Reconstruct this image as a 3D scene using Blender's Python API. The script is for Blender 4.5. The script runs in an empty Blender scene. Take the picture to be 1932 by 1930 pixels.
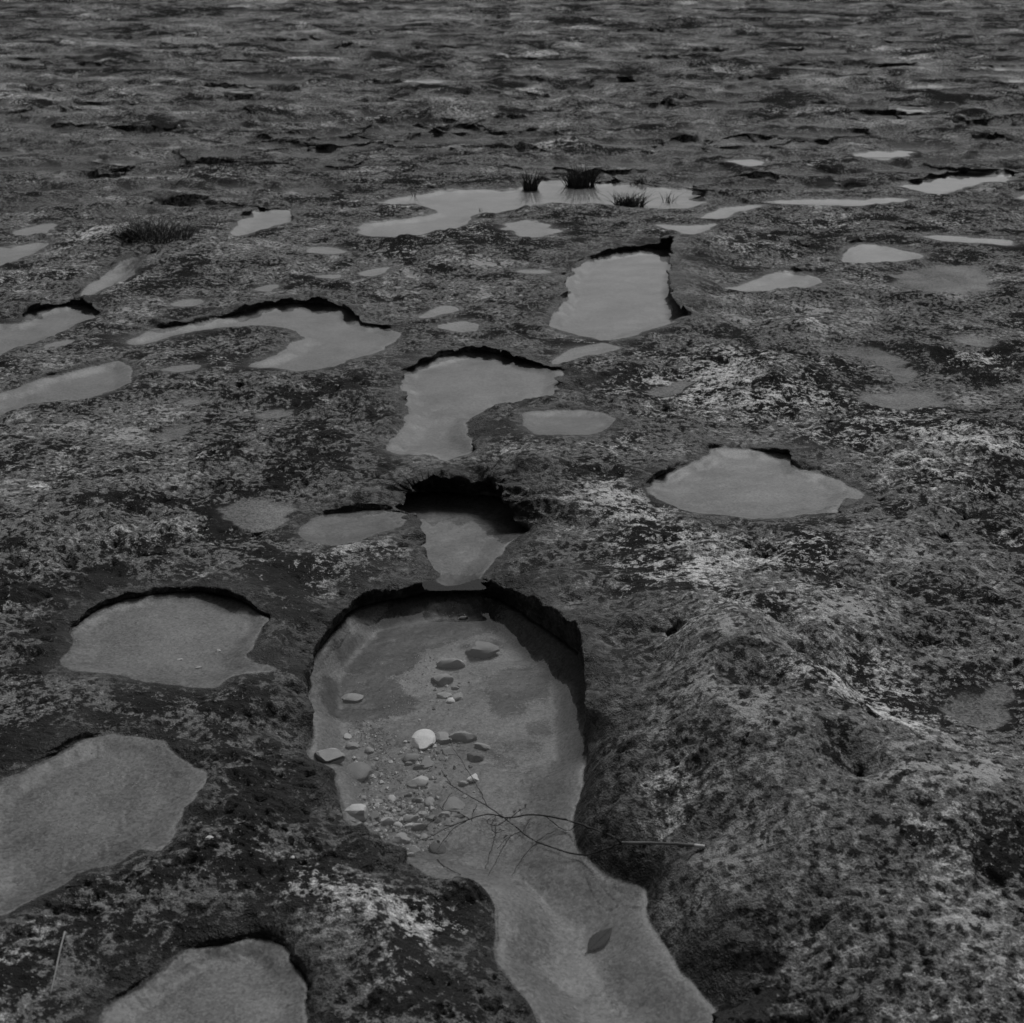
import bpy, bmesh, math, random
import numpy as np
from mathutils import Vector, noise as mnoise

random.seed(7); rng = np.random.default_rng(7)
S = bpy.context.scene
COL = S.collection

# ------------------------------------------------------------------ camera, sky, sun, exposure
H = 1.5; TILT = math.radians(22.0); FP = 2600.0; CX, CY = 966.0, 965.0     # focal length in photo units (1932 wide)
cam = bpy.data.cameras.new('camera'); camo = bpy.data.objects.new('camera', cam); COL.objects.link(camo)
camo.location = (0, 0, H); camo.rotation_euler = (math.pi/2 - TILT, 0, 0)
cam.sensor_width = 58.9; cam.lens = FP/1932*58.9; cam.clip_start = 0.05; cam.clip_end = 6000
cam.dof.use_dof = True; cam.dof.focus_distance = 3.9; cam.dof.aperture_fstop = 13.0
S.camera = camo

SUN_EL, SUN_AZ = math.radians(56), math.radians(22)      # azimuth measured from straight ahead, negative = left
w = bpy.data.worlds.new('World'); S.world = w; w.use_nodes = True
nt = w.node_tree; nt.nodes.clear()
sky = nt.nodes.new('ShaderNodeTexSky'); sky.sky_type = 'NISHITA'; sky.sun_disc = False
sky.sun_elevation = SUN_EL; sky.sun_rotation = SUN_AZ; sky.dust_density = 1.3; sky.air_density = 1.0
bw = nt.nodes.new('ShaderNodeRGBToBW'); bg = nt.nodes.new('ShaderNodeBackground'); bg.inputs[1].default_value = 0.08
wo = nt.nodes.new('ShaderNodeOutputWorld')
tcw = nt.nodes.new('ShaderNodeTexCoord'); sx = nt.nodes.new('ShaderNodeSeparateXYZ'); nt.links.new(tcw.outputs['Generated'], sx.inputs[0])
law = nt.nodes.new('ShaderNodeMath'); law.operation = 'MULTIPLY_ADD'; law.use_clamp = True; nt.links.new(sx.outputs[2], law.inputs[0]); law.inputs[1].default_value = .64; law.inputs[2].default_value = .36
mul = nt.nodes.new('ShaderNodeMath'); mul.operation = 'MULTIPLY'
nt.links.new(sky.outputs[0], bw.inputs[0]); nt.links.new(bw.outputs[0], mul.inputs[0]); nt.links.new(law.outputs[0], mul.inputs[1]); nt.links.new(mul.outputs[0], bg.inputs[0]); nt.links.new(bg.outputs[0], wo.inputs[0])
sl = bpy.data.lights.new('sun', 'SUN'); sl.energy = 1.5; sl.angle = math.radians(22); sl.color = (1, 1, 1)
so = bpy.data.objects.new('sun', sl); COL.objects.link(so)
dv = Vector((math.sin(SUN_AZ)*math.cos(SUN_EL), math.cos(SUN_AZ)*math.cos(SUN_EL), math.sin(SUN_EL)))
so.rotation_euler = dv.to_track_quat('Z', 'Y').to_euler(); so.location = (0, 0, 20)
S.view_settings.view_transform = 'Standard'; S.view_settings.look = 'None'
S.view_settings.exposure = 1.18; S.view_settings.gamma = 1.0; S.view_settings.use_curve_mapping = False

# ------------------------------------------------------------------ photo position -> place on a level
FR = {'P': (1, 0, 0), 'R1': (.51329, 0, 0), 'R2': (.51329, 940.4, 0), 'R3': (.42775, 0, 495.8), 'R4': (.34254, 578.5, 495.8),
      'R5': (.42775, 1105.7, 495.8), 'S1': (.46514, 0, 1033), 'S2': (.34220, 537.2, 1074.3), 'S3': (.46540, 1033, 1074.3),
      'S4': (.42775, 578.5, 1570.2), 'S5': (.17128, 702.4, 1140.4)}
def toP(fr, x, y):
    k, a, b = FR[fr]; return x*k + a, y*k + b
ct, st_ = math.cos(TILT), math.sin(TILT)
def ray(px, py):
    xc = (px - CX)/FP; yc = (CY - py)/FP
    return xc, ct + st_*yc, -st_ + ct*yc
def ground(fr, x, y, z=0.0):
    d = ray(*toP(fr, x, y)); t = (z - H)/d[2]
    return d[0]*t, d[1]*t
def px_per_m(px, py, z=0.0):
    d = ray(px, py); t = (z - H)/d[2]; return FP/t

# ------------------------------------------------------------------ noise
_perm = rng.permutation(256).astype(np.int32); _perm = np.concatenate([_perm, _perm])
_ang = rng.random(256)*2*np.pi; _gx = np.cos(_ang).astype(np.float32); _gy = np.sin(_ang).astype(np.float32)
def perlin(x, y):
    xi = np.floor(x); yi = np.floor(y); fx = (x - xi).astype(np.float32); fy = (y - yi).astype(np.float32)
    xi = xi.astype(np.int32) & 255; yi = yi.astype(np.int32) & 255
    u = fx*fx*fx*(fx*(fx*6 - 15) + 10); v = fy*fy*fy*(fy*(fy*6 - 15) + 10)
    x1 = (xi + 1) & 255; y1 = (yi + 1) & 255
    def g(a, b, dx, dy):
        h = _perm[_perm[a] + b]; return _gx[h]*dx + _gy[h]*dy
    a = g(xi, yi, fx, fy); b = g(x1, yi, fx - 1, fy); c = g(xi, y1, fx, fy - 1); d = g(x1, y1, fx - 1, fy - 1)
    return (a + u*(b - a) + v*((c + u*(d - c)) - (a + u*(b - a))))*1.5
def sst(t):
    t = np.clip(t, 0, 1); return t*t*(3 - 2*t)

# ------------------------------------------------------------------ the sheet of rock: rings round the origin, denser ahead
def rad(py):
    return -ray(CX, py)[1]*H/ray(CX, py)[2]
def rise(r):
    q_ = np.minimum(np.maximum(np.asarray(r, float) - 11, 0), 60); return .055*q_*q_/(q_ + 7)
rows = [0.001, 0.25, 0.5, 0.75, 1.0, 1.15]
py = 2280.0
while rad(py) < 9.5:
    rows.append(rad(py)); py -= 1.75 if py > 900 else 1.45
r = rows[-1]
while r < 34:                                                   # equal steps of sight angle on the rising ground
    e0 = math.atan2(float(rise(r)) - H, r); dr = .01
    e1 = math.atan2(float(rise(r + dr)) - H, r + dr); r += min(max(dr*(1.25/FP)/max(e1 - e0, 1e-6), .01), .16); rows.append(r)
while r < 4000: r *= 1.05 if r < 90 else 1.2; rows.append(r)
R = np.array(rows)
th = list(np.arange(-23.6, 23.6, 0.0655))
a = 23.69; side = []
stp = 0.09
while a < 70: side.append(a); a += stp; stp *= 1.035
while a < 180: side.append(a); a += 5
TH = np.radians(np.array(sorted([-s for s in side] + th + side)))
NR, NT = len(R), len(TH)
rr, tt = np.meshgrid(R, TH, indexing='ij')
X = rr*np.sin(tt); Y = rr*np.cos(tt)
lump = None; DR = np.gradient(R); SP = np.repeat(np.maximum(DR, 0.0012*R)[:, None], NT, 1)
print('grid', NR, NT, NR*NT)

def att(lam):   # fade relief too fine for the local spacing
    return np.clip(lam/(3.0*SP), 0, 1)**1.5
far = sst((rr - 6)/14)
B = 0.045*perlin(X/2.3 + 3, Y/1.7)*(0.4 + 0.6*far) + 0.022*perlin(X/0.8, Y/0.6 + 9) + 0.013*perlin(X/0.33 + 5, Y/0.27)*(0.5 + far)
lump = .10*np.abs(perlin(X/.9 + 11, Y/.8)) + .045*perlin(X/.55, Y/.5 + 2) + .03*perlin(X/.26 + 6, Y/.24)*att(.25)
B += far*(lump - .02)
B += .012*perlin(X/.45 + 60, Y/.4)*(1 - far)
B *= sst((90 - rr)/60)
B += 0.02 + rise(rr)

# bosses of rock that stand higher (photo position, radius m, height m)
for (px, py, ra, hh) in [(1380, 1300, .38, .10), (1480, 1520, .5, .10), (860, 880, .16, .03), (560, 1420, .22, .05), (480, 1330, .2, .03), (700, 1740, .22, .07), (300, 1680, .25, .04), (250, 1000, .4, .03), (500, 720, .3, .04), (1180, 820, .2, .04), (1000, 600, .35, .05), (1650, 1050, .5, .06), (150, 1340, .2, .02), (600, 520, .4, .05), (1130, 930, .28, .03), (640, 1080, .2, .015), (1440, 740, .3, .05), (1380, 480, .5, .07),
                         (180, 465, .45, .10), (880, 470, .6, .07), (420, 480, .5, .06), (330, 330, .7, .10), (850, 235, .8, .12), (1020, 280, .5, .12),
                         (700, 750, .3, .02), (1530, 632, .22, .06), (780, 1790, .12, .02), (1720, 320, .8, .1), (1800, 850, .35, .04), (250, 550, .35, .05)]:
    gx, gy = ground('P', px, py); B += hh*np.exp(-(((X - gx)**2 + (Y - gy)**2)/ra**2))

# ------------------------------------------------------------------ pools (outline from photo; third number = height of bank in cm)
POOLS = []
def pool(name, pts, z=0.0, depth=.05, lip=1.0, bank=0.0, over=0.0, water=True, silt=1.0, rag=1.0):
    out = []; fr = None
    for p in pts:
        if isinstance(p, str): fr = p; continue
        g = ground(fr, p[0], p[1], z); h_ = (p[2] if len(p) > 2 else lip); out.append((g[0], g[1], h_*(1.0 if h_ > 6.5 else ((.8 if name in ('main', 'neck', 'round_left', 'low_left', 'bottom_left', 'dim_oval') else .55) if h_ > 1.6 else .9))*.01, p[3] if len(p) > 3 else bank))
    POOLS.append(dict(name=name, pts=out, z=z, depth=depth, over=over*(.8 if name == 'neck' else .4), water=water, silt=silt, rag=rag))
ZA, ZB, ZC = -0.065, -0.02, 0.02
pool('main', ['S2', (800, 122, 4), (700, 150, 4.5), (580, 172, 5), (440, 205, 5), (365, 240, 4.5), (295, 320, 4), (215, 405, 3.5), (130, 545, 3), (122, 620, 3), (130, 760, 2.5),
     (138, 880, 2.5), (130, 1000, 2), (160, 1045, 1.5), (265, 1100, 1.5), (280, 1190, 2), (320, 1310, 2), (360, 1410, 2), (490, 1520, 2.5), (570, 1600, 2.5), (700, 1630, 2.5), 'S4', (345, 108, 2.5, 6),
     (480, 155, 3, 6), (560, 200, 3, 6), (740, 238, 3.5, 6), (805, 262, 3.5, 6), (838, 320, 3, 6), (830, 400, 3, 6), (820, 480, 2.5, 6), (832, 560, 2), (880, 630, 2), (935, 700, 2), (985, 790, 2), (1040, 900, 2), (1100, 1020, 2), (1500, 1070, 2), (1860, 1020, 3), (1850, 890, 4), (1785, 775, 5, 8),
     (1700, 660, 9, 11), (1610, 555, 9, 11), (1545, 440, 9, 11), (1500, 340, 9, 11), (1490, 245, 9, 11), (1390, 215, 9, 11), (1270, 150, 9, 11), (1180, 70, 9, 11), 'S2', (1590, 1490, 9, 11), (1605, 1380, 9, 11), (1645, 1180, 9, 7), (1670, 1060, 9, 3), (1695, 920, 10, 0), (1680, 800, 11),
     (1670, 650, 12), (1665, 545, 12), (1600, 460, 11), (1500, 375, 11), (1370, 285, 10), (1230, 195, 8), (1140, 140, 5), (1060, 122, 4), (930, 118, 4)], ZA, .07, over=.035, rag=.6)
pool('neck', ['R4', (650, 1797, .3), (640, 1700, 2), (610, 1620, 2.5), (560, 1520, 2.5), (490, 1420, 2.5), (480, 1350, 3), (500, 1300, 5), (600, 1275, 8), (750, 1270, 10), (900, 1285, 11), (1050, 1300, 11), (1180, 1350, 10), (1240, 1420, 7),
     (1210, 1470, 4), (1160, 1510, 5, 14), (1080, 1600, 5, 14), (980, 1715, 5, 14), (960, 1760, 1.5), (985, 1797, .3), (820, 1803, .2)], ZB, .045, over=.07, rag=.7)
pool('middle', ['R4', (528, 640, 3), (570, 580, 4), (700, 525, 4.5), (880, 490, 5), (1060, 500, 5), (1240, 550, 4.5), (1390, 585, 3.5), (1392, 640, 3), (1380, 700, 3), (1320, 745, 2.5), (1180, 770, 2.5, 6), (1050, 800, 3, 6), (960, 830, 3.5, 6), (915, 860, 4, 6), (893, 910, 4, 6),
     (905, 960, 4, 6), (912, 1040, 3), (830, 1062, .6), (740, 1078, .5), (640, 1052, .5), (500, 1055, .5), (450, 1030, .7), (470, 980, 2), (530, 930, 3, 6), (550, 860, 3.5, 6), (555, 790, 3.5, 6), (530, 730, 3)], ZC, .04, over=.05)
pool('small_oval', ['R4', (1190, 850, 1.5), (1240, 818, 2), (1400, 808, 2.5), (1560, 815, 2.5), (1690, 850, 2), (1712, 880, 1.5), (1620, 930, 1.2), (1530, 945, 1), (1300, 948, 1), (1220, 920, 1), (1193, 880, 1)], .05, .02)
pool('eye', ['R5', (262, 985, 1.5), (330, 938, 3), (450, 885, 3.5), (530, 838, 3), (570, 818, 3), (700, 822, 3), (780, 830, 3), (905, 850, 3), (940, 910, 3), (1060, 940, 3), (1195, 1000, 2), (1140, 1050, 1), (1040, 1085, 1), (930, 1115, 1), (780, 1135, 1), (620, 1115, 1), (490, 1100, 1),
     (370, 1060, 1.2), (290, 1020, 1.3)], .03, .03, over=.03)
pool('upper', ['R2', (380, 935, 3), (520, 916, 5), (655, 920, 8), (648, 1000, 10), (645, 1060, 10), 'R5', (385, 110, 10), (410, 195, 8), (445, 235, 3), (330, 280, .8), (200, 320, .6), (100, 340, .5), (20, 330, .5), 'R4', (1440, 385, .6), (1360, 350, .8), (1340, 310, 1.2), (1380, 260, 2), (1440, 160, 3),
     (1430, 100, 3), (1480, 40, 3), 'R2', (250, 1020, 3), (300, 975, 3)], .02, .05, over=.06)
pool('trickle', ['R4', (1560, 455), (1640, 445), (1720, 468), (1640, 497), (1520, 515), (1400, 545), (1430, 480)], .022, .01, lip=.5)
pool('spit', ['R3', (565, 342, 1), (640, 308, 2), (720, 285, 2.5), (850, 265, 3), (1000, 235, 4), (1100, 210, 4.5), (1200, 186, 5), (1350, 178, 5.5), (1480, 192, 5), (1560, 228, 5), (1620, 272, 4), (1700, 282, 4), (1760, 308, 2), (1735, 350, 1), (1660, 395, 1), (1540, 430, 1), (1460, 460, .8),
     (1350, 478, .8), (1220, 467, .6), (1100, 458, .5), (1150, 430, .5), (1230, 400, .5), (1300, 350, .5), (1342, 330, .5), (1260, 290, .5), (1130, 278, .6), (1000, 282, .7), (850, 302, .8), (750, 327, .8), (670, 347, .8), (600, 360, .8)], .02, .04, over=.05)
pool('left_edge', ['R3', (75, 262, 3), (110, 225, 4), (180, 200, 5), (300, 186, 6), (400, 190, 6), (440, 222, 3), (340, 272, 1), (270, 302, 1), (190, 342, 1), (80, 368, 1), (-60, 425, 1), (-80, 280, 3)], .02, .05, over=.06)
pool('left_long', ['R3', (80, 555, 2), (160, 515, 2.5), (250, 495, 2.5), (350, 470, 2.5), (450, 445, 3), (535, 435, 3), (588, 478, 2), (575, 520, 1), (500, 565, .8), (400, 598, .8), (250, 612, .8), (130, 627, .8), (80, 642, .8), (-40, 680, .8), (-60, 600, 2)], .02, .04, over=.02)
pool('channel', ['R1', (290, 1085), (320, 1052), (370, 1022), (410, 985), (440, 962), (507, 946), (498, 985), (480, 1020), (440, 1042), (380, 1067), (320, 1088)], .02, .04, lip=2.5)
pool('far_left', ['R1', (55, 905), (130, 893), (182, 888), (150, 922), (100, 942), (55, 958), (-60, 995), (-70, 915)], .03, .04, lip=2)
pool('hollow_mid', ['R1', (850, 868, 1), (880, 812, 2), (930, 772, 4), (1000, 768, 6), (1095, 770, 7), (1085, 800, 4), (1055, 818, 1), (1000, 833, 1), (920, 858, 1)], .0, .04, over=.08)
pool('wide', ['R1', (1310, 752, 1), (1400, 742, 1), (1450, 728, 1.5), (1530, 715, 2), (1600, 702, 2), (1700, 695, 2), (1900, 692, 2.5), 'R2', (150, 660, 3), (230, 664, 3), (380, 672, 4), (430, 668, 4), (560, 683, 3), (630, 684, 3), (720, 695, 3), (750, 740, 2), (700, 767, 1), (600, 767, 1), (420, 757, 1), (330, 747, 1), (250, 752, 1),
     (150, 757, 1), (0, 780, 1), 'R1', (1740, 792, 1), (1700, 832, 1.5), (1600, 852, 2), (1500, 872, 1), (1430, 872, .8), (1330, 862, .6), (1335, 822, .6), (1450, 808, .6), (1560, 793, .6), (1610, 777, .6), (1545, 757, .6), (1440, 750, .6)], .0, .04)
pool('puddle', ['R2', (740, 800), (800, 775), (860, 760), (975, 756), (890, 777), (830, 802)], .02, .02, lip=1)
pool('puddle', ['R2', (580, 826), (650, 828), (730, 830), (800, 822), (760, 850), (700, 867), (660, 852)], .02, .02, lip=1)
pool('puddle', ['R2', (960, 742), (1200, 733), (1330, 736), (1400, 728), (1515, 733), (1420, 750), (1300, 757), (1150, 752)], .02, .02, lip=1)
pool('far_right', ['R2', (1460, 682, 1), (1530, 668, 3), (1600, 650, 5), (1690, 635, 6), (1790, 635, 6), (1860, 632, 5), (1860, 668, 1), (1790, 670, 1), (1690, 690, 1), (1640, 705, 1), (1580, 714, 1), (1530, 697, 1)], .02, .04, over=.08)
pool('puddle', ['R2', (1555, 872), (1650, 866), (1800, 878), (1880, 884), (1880, 902), (1780, 894), (1680, 889)], .03, .02, lip=1)
pool('bright_oval', ['R2', (1263, 947), (1290, 913), (1340, 898), (1390, 902), (1450, 910), (1568, 940), (1500, 956), (1370, 968), (1270, 967)], .03, .03, lip=1.5)
pool('bright_slip', ['R5', (636, 112), (700, 93), (760, 68), (830, 43), (920, 38), (1000, 58), (1042, 80), (1000, 106), (930, 118), (800, 126), (690, 124)], .03, .03, lip=1.5)
pool('round_left', ['S1', (250, 465, 1), (265, 430, 1), (300, 380, 1.2), (288, 340, 1.5), (325, 290, 2.5), (420, 238, 3), (520, 203, 3), (620, 188, 3), (720, 180, 3), (860, 190, 3), (960, 215, 3), (1065, 265, 3), (1085, 300, 2.5), (1042, 360, 2), (1022, 410, 1.5), (1000, 440, 1), (1060, 480, .5), (1090, 497, .5), (1000, 512, .7), (920, 540, 1),
     (870, 570, 1), (740, 557, 1), (620, 547, 1), (520, 527, 1), (440, 512, 1), (330, 507, 1), (280, 492, 1)], .0, .03, over=.02, rag=.8)
pool('low_left', ['S1', (105, 905, 1.5), (180, 855, 2), (280, 800, 2), (400, 765, 2), (520, 760, 2), (640, 778, 2), (710, 825, 2), (765, 880, 1.5), (822, 930, 1), (800, 1000, .8), (760, 1060, .8), (720, 1130, .8), (680, 1195, .8), (640, 1235, .6), (560, 1225, .6), (450, 1290, .8), (330, 1322, .8), (240, 1372, .8), (130, 1432, .8), (0, 1500, .8), (-90, 1420, .8), (-90, 1000, 1.5)], .0, .03, rag=.9)
pool('bottom_left', ['S1', (520, 1800, 1.5), (600, 1735, 2), (720, 1662, 2), (850, 1610, 2.5), (950, 1590, 2.5), (1060, 1580, 2.5), (1150, 1612, 2.5), (1215, 1690, 2.5), (1235, 1760, 2), (1240, 1820, 2), (1245, 1940), (1200, 2070), (800, 2090), (400, 2070), (400, 1900)], -.02, .03)
pool('dim_oval', ['R3', (1325, 1180, 1), (1370, 1125, 2), (1480, 1102, 2.5), (1600, 1096, 2.5), (1695, 1118, 2), (1705, 1160, 1), (1640, 1202, 1), (1560, 1232, 1), (1470, 1242, 1), (1370, 1222, 1)], .01, .02)
# small shallow puddles and silt flats
for f, pts in [('R3', [(760, 185), (790, 168), (850, 160), (905, 166), (880, 182), (820, 192)]), ('R3', [(1390, 62), (1450, 52), (1510, 54), (1480, 68)]), ('R3', [(1590, 45), (1650, 28), (1720, 18), (1690, 45), (1640, 62)]),
               ('R3', [(1125, 118), (1160, 103), (1228, 97), (1200, 120), (1160, 124)]), ('R3', [(725, 472), (780, 455), (880, 450), (870, 468), (790, 480)]), ('R3', [(190, 375), (240, 352), (325, 340), (300, 358), (240, 375)]),
               ('R4', [(738, 352), (800, 328), (880, 318), (950, 340), (930, 372), (860, 382), (780, 372)]), ('R4', [(630, 292), (680, 262), (740, 242), (820, 246), (810, 272), (720, 292), (660, 302)]),
               ('R1', [(1128, 922), (1170, 908), (1240, 912), (1275, 928), (1200, 938)]), ('R2', [(20, 832), (70, 815), (140, 815), (217, 850), (160, 873), (80, 868)]), ('R2', [(60, 1000), (90, 990), (150, 994), (130, 1004)]),
               ('R2', [(1290, 568), (1380, 558), (1500, 555), (1490, 572), (1380, 578)]), ('R2', [(860, 592), (930, 585), (970, 597), (920, 608)]), ('R1', [(55, 850), (130, 830), (200, 822), (180, 850), (100, 872)])]:
    pool('puddle', [f] + pts, .025, .008, lip=.6, rag=2.2)
for f, pts in [('R3', [(960, 1080), (1040, 1035), (1170, 1018), (1290, 1060), (1285, 1130), (1180, 1180), (1040, 1192), (965, 1150)]), ('R5', [(1045, 392), (1170, 362), (1300, 368), (1380, 418), (1480, 448), (1450, 505), (1380, 527), (1310, 470), (1200, 420)]),
               ('R5', [(1185, 592), (1300, 552), (1480, 547), (1600, 588), (1645, 617), (1500, 642), (1300, 642)]), ('S3', [(1535, 545), (1640, 480), (1820, 435), (1920, 500), (1920, 645), (1760, 652), (1640, 612)]),
               ('R5', [(1580, 320), (1680, 310), (1790, 335), (1790, 370), (1680, 365)]), ('R5', [(1330, 60), (1450, 20), (1760, 10), (1780, 120), (1560, 135), (1400, 110)]), ('R3', [(735, 620), (780, 590), (880, 585), (930, 605), (850, 628)]),
               ('R3', [(640, 785), (740, 715), (860, 695), (870, 725), (780, 790), (700, 800)]), ('R5', [(230, 560), (350, 520), (480, 500), (440, 560), (330, 600)]), ('R3', [(1090, 660), (1200, 635), (1300, 640), (1290, 680), (1150, 695)])]:
    pool('silt_flat', [f] + pts, .02, .008, lip=.5, water=False, silt=.75, rag=2.5)
# small dark holes right
for f, x, y, s in [('R5', 1295, 1088, 18), ('R5', 1670, 1178, 22), ('R5', 1567, 1262, 24), ('R5', 1115, 1137, 14), ('R5', 1090, 725, 35), ('R2', 1108, 928, 24), ('R2', 1490, 860, 20), ('R5', 780, 1325, 25), ('S3', 1190, 520, 26), ('S3', 1025, 512, 18),
                   ('R3', 1135, 1205, 25), ('R3', 1060, 570, 25), ('S3', 1250, 990, 16), ('S3', 735, 250, 16), ('S3', 520, 330, 40), ('S3', 935, 350, 28), ('S3', 840, 660, 20)]:
    px, py_ = toP(f, x, y); q = px_per_m(px, py_); gx, gy = ground('P', px, py_); ra = s*FR[f][0]/q
    n = 9; POOLS.append(dict(name='hole', pts=[(gx + ra*math.cos(2*math.pi*k/n)*random.uniform(.8, 1.2), gy + ra*math.sin(2*math.pi*k/n)*random.uniform(.8, 1.3), .045, 0) for k in range(n)], z=-.01, depth=.03, over=.0, water=False, silt=0, rag=.6))
# hollows of the far rock, and of the rock beyond the frame
cent = [(np.mean([p[0] for p in q['pts']]), np.mean([p[1] for p in q['pts']]), max(.3, .5*(max(p[0] for p in q['pts']) - min(p[0] for p in q['pts'])))) for q in POOLS]
tries = 0; nd = 0
while nd < 850 and tries < 20000:
    tries += 1
    ra = math.exp(random.uniform(math.log(9.0), math.log(36))) if nd > 25 else random.uniform(3.2, 9)
    an = random.uniform(-30, 30) if nd > 25 else random.choice((-1, 1))*random.uniform(25, 45)
    x, y = ra*math.sin(math.radians(an)), ra*math.cos(math.radians(an))
    a_ = random.uniform(.07, .20)*(1 + ra/40)*(1 if random.random() < .85 else 1.8); b_ = a_*random.uniform(.45, .9)
    if any((x - c[0])**2 + ((y - c[1]))**2 < (c[2] + a_*.8)**2 for c in cent): continue
    cent.append((x, y, a_*.9)); nd += 1
    n = 12; h0 = random.uniform(1.0, 4.0)*(1 + ra/40); ph = random.uniform(-.5, .5); pts = []
    for k in range(n):
        t = 2*math.pi*k/n; m = random.uniform(.75, 1.2)
        lx, ly = a_*math.cos(t)*m, b_*math.sin(t)*m
        pts.append((x + lx*math.cos(ph) - ly*math.sin(ph), y + lx*math.sin(ph) + ly*math.cos(ph), .01*(h0 if math.sin(t) > -.1 else .25*h0), 0))
    POOLS.append(dict(name='far_puddle' if (random.random() < .05 and 9 < ra < 25) else 'hollow', pts=pts, z=random.uniform(-.03, .03) + float(rise(ra)), depth=.02, over=0, water=False, silt=.1, rag=2.2, soft=random.choice((.8, .4, .2)), ))
    if POOLS[-1]['name'] == 'far_puddle': POOLS[-1]['water'] = True; POOLS[-1]['silt'] = 1

def spline(pts, sub):
    P = np.array(pts); n = len(P); out = []
    for i in range(n):
        p0, p1, p2, p3 = P[i-1], P[i], P[(i+1) % n], P[(i+2) % n]
        for k in range(sub):
            t = k/sub
            q = .5*((2*p1) + (-p0 + p2)*t + (2*p0 - 5*p1 + 4*p2 - p3)*t*t + (-p0 + 3*p1 - 3*p2 + p3)*t**3)
            q[2:] = p1[2:]*(1-t) + p2[2:]*t; out.append(q)
    return np.array(out)

SW = np.full(X.shape, 0.12); ST = B*0.12
wob1 = perlin(X*9 + 1, Y*9)*1.0 + .5*perlin(X*22, Y*22 + 4)*att(.045) + .22*perlin(X*55, Y*55 + 8)*att(.018) + .10*perlin(X*130, Y*130)*att(.008)
wob2 = perlin(X*5 + 40, Y*5)*.6 + .22*perlin(X*17 + 3, Y*17)*att(.06)
for q in POOLS:
    poly = spline(q['pts'], 4 if q['water'] else 2); q['poly'] = poly
    cen = poly.mean(0); rad_ = np.hypot(poly[:, 0], poly[:, 1]); ang = np.arctan2(poly[:, 0], poly[:, 1])
    mg = .22 + .012*rad_.mean()
    if q['name'] in ('hole',): mg = .08
    i0, i1 = np.searchsorted(R, [rad_.min() - mg, rad_.max() + mg]); da = mg/max(rad_.min(), .5)
    j0, j1 = np.searchsorted(TH, [ang.min() - da, ang.max() + da])
    sl_ = (slice(max(i0-1, 0), i1+1), slice(j0, j1)); q['sl'] = sl_
    x = X[sl_]; y = Y[sl_]
    if x.size == 0: q['dead'] = True; continue
    best = np.full(x.shape, 1e9); nx = np.zeros(x.shape); ny = np.zeros(x.shape); lp = np.zeros(x.shape); bk_ = np.zeros(x.shape); ins = np.zeros(x.shape, bool)
    n = len(poly)
    for k in range(n):
        ax, ay, al, ak = poly[k]; bx, by, bl, bk = poly[(k+1) % n]
        ex, ey = bx - ax, by - ay; L = ex*ex + ey*ey + 1e-12
        t = np.clip(((x - ax)*ex + (y - ay)*ey)/L, 0, 1)
        vx = x - ax - t*ex; vy = y - ay - t*ey; d2 = vx*vx + vy*vy
        u = d2 < best; best = np.where(u, d2, best); nx = np.where(u, vx, nx); ny = np.where(u, vy, ny); lp = np.where(u, al + t*(bl - al), lp); bk_ = np.where(u, ak + t*(bk - ak), bk_)
        if ay != by: ins ^= ((ay > y) != (by > y)) & (x < ex*(y - ay)/(by - ay) + ax)
    d = np.sqrt(best); sg = np.where(ins, -1.0, 1.0); nx *= sg/(d + 1e-9); ny *= sg/(d + 1e-9); d *= sg
    size = math.sqrt(max(np.ptp(poly[:, 0])*np.ptp(poly[:, 1]), 1e-5))
    d = d + q['rag']*min(.011*(1 + .08*cen[1]), .05*size)*wob1[sl_]
    lp = lp*np.clip(1 + .9*wob2[sl_], .35, 1.9)
    q['d'], q['nx'], q['ny'], q['lp'], q['bk'] = d, nx, ny, lp, bk_*.01
    wgt = np.exp(-(np.maximum(d, 0)/(.11 + .006*rad_.mean()))**2)*(1 if q['name'] != 'hole' else 0.0)
    SW[sl_] += wgt; ST[sl_] += wgt*(q['z'] + lp)
T = ST/SW
# ---- roughness of the rock: swells, flaky steps, pits
rg = np.zeros(X.shape)
for lam, am in [(.17, .0115), (.085, .008), (.042, .0036), (.021, .0022), (.0105, .0012)]:
    rg += am*perlin(X/lam + 17*lam, Y/lam)*att(lam)*(1.6 + 1.6*far)
fl = perlin(X/.11, Y/.07 + 31) + .6*perlin(X/.045, Y/.03) + .35*perlin(X/.017, Y/.013)*att(.015)
rg += .0035*sst((fl - .12)/.10)*att(.03) + .0025*sst((fl + .35)/.08)*att(.03)
pit = perlin(X/.03 + 7, Y/.024) + .5*perlin(X/.012, Y/.011)*att(.012)
rg -= .011*sst((pit - .36)/.25)*att(.03)
pit2 = perlin(X/.075 + 50, Y/.055)
rg -= .018*sst((pit2 - .45)/.3)*att(.06)
cal = .35 + .65*sst((perlin(X/.6, Y/.5 + 70) + .45)/.6)      # some of the rock is smoother
for (px, py, rp, k_) in [(1480, 1320, 330, .62), (1550, 1000, 200, .5), (1650, 1600, 260, .55), (200, 830, 200, .5), (1350, 1650, 180, .5)]:
    gx, gy = ground('P', px, py); ra = rp/px_per_m(px, py); cal = cal*(1 - k_*np.exp(-(((X - gx)/ra)**2 + ((Y - gy)/(ra*1.3))**2)))
rg *= cal
Z = T + rg
RAISE = np.full(X.shape, -9.0)
for q in POOLS:                                                # rock round a pool holds its water: it stands at least a little above the level
    if 'd' not in q or not q['water']: continue
    s = q['sl']; d = q['d']; fade = sst((d - .05)/.08)
    RAISE[s] = np.maximum(RAISE[s], q['z'] + .0025 + .35*q['lp'] + .25*np.maximum(rg[s], -.004) - .2*fade)
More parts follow.
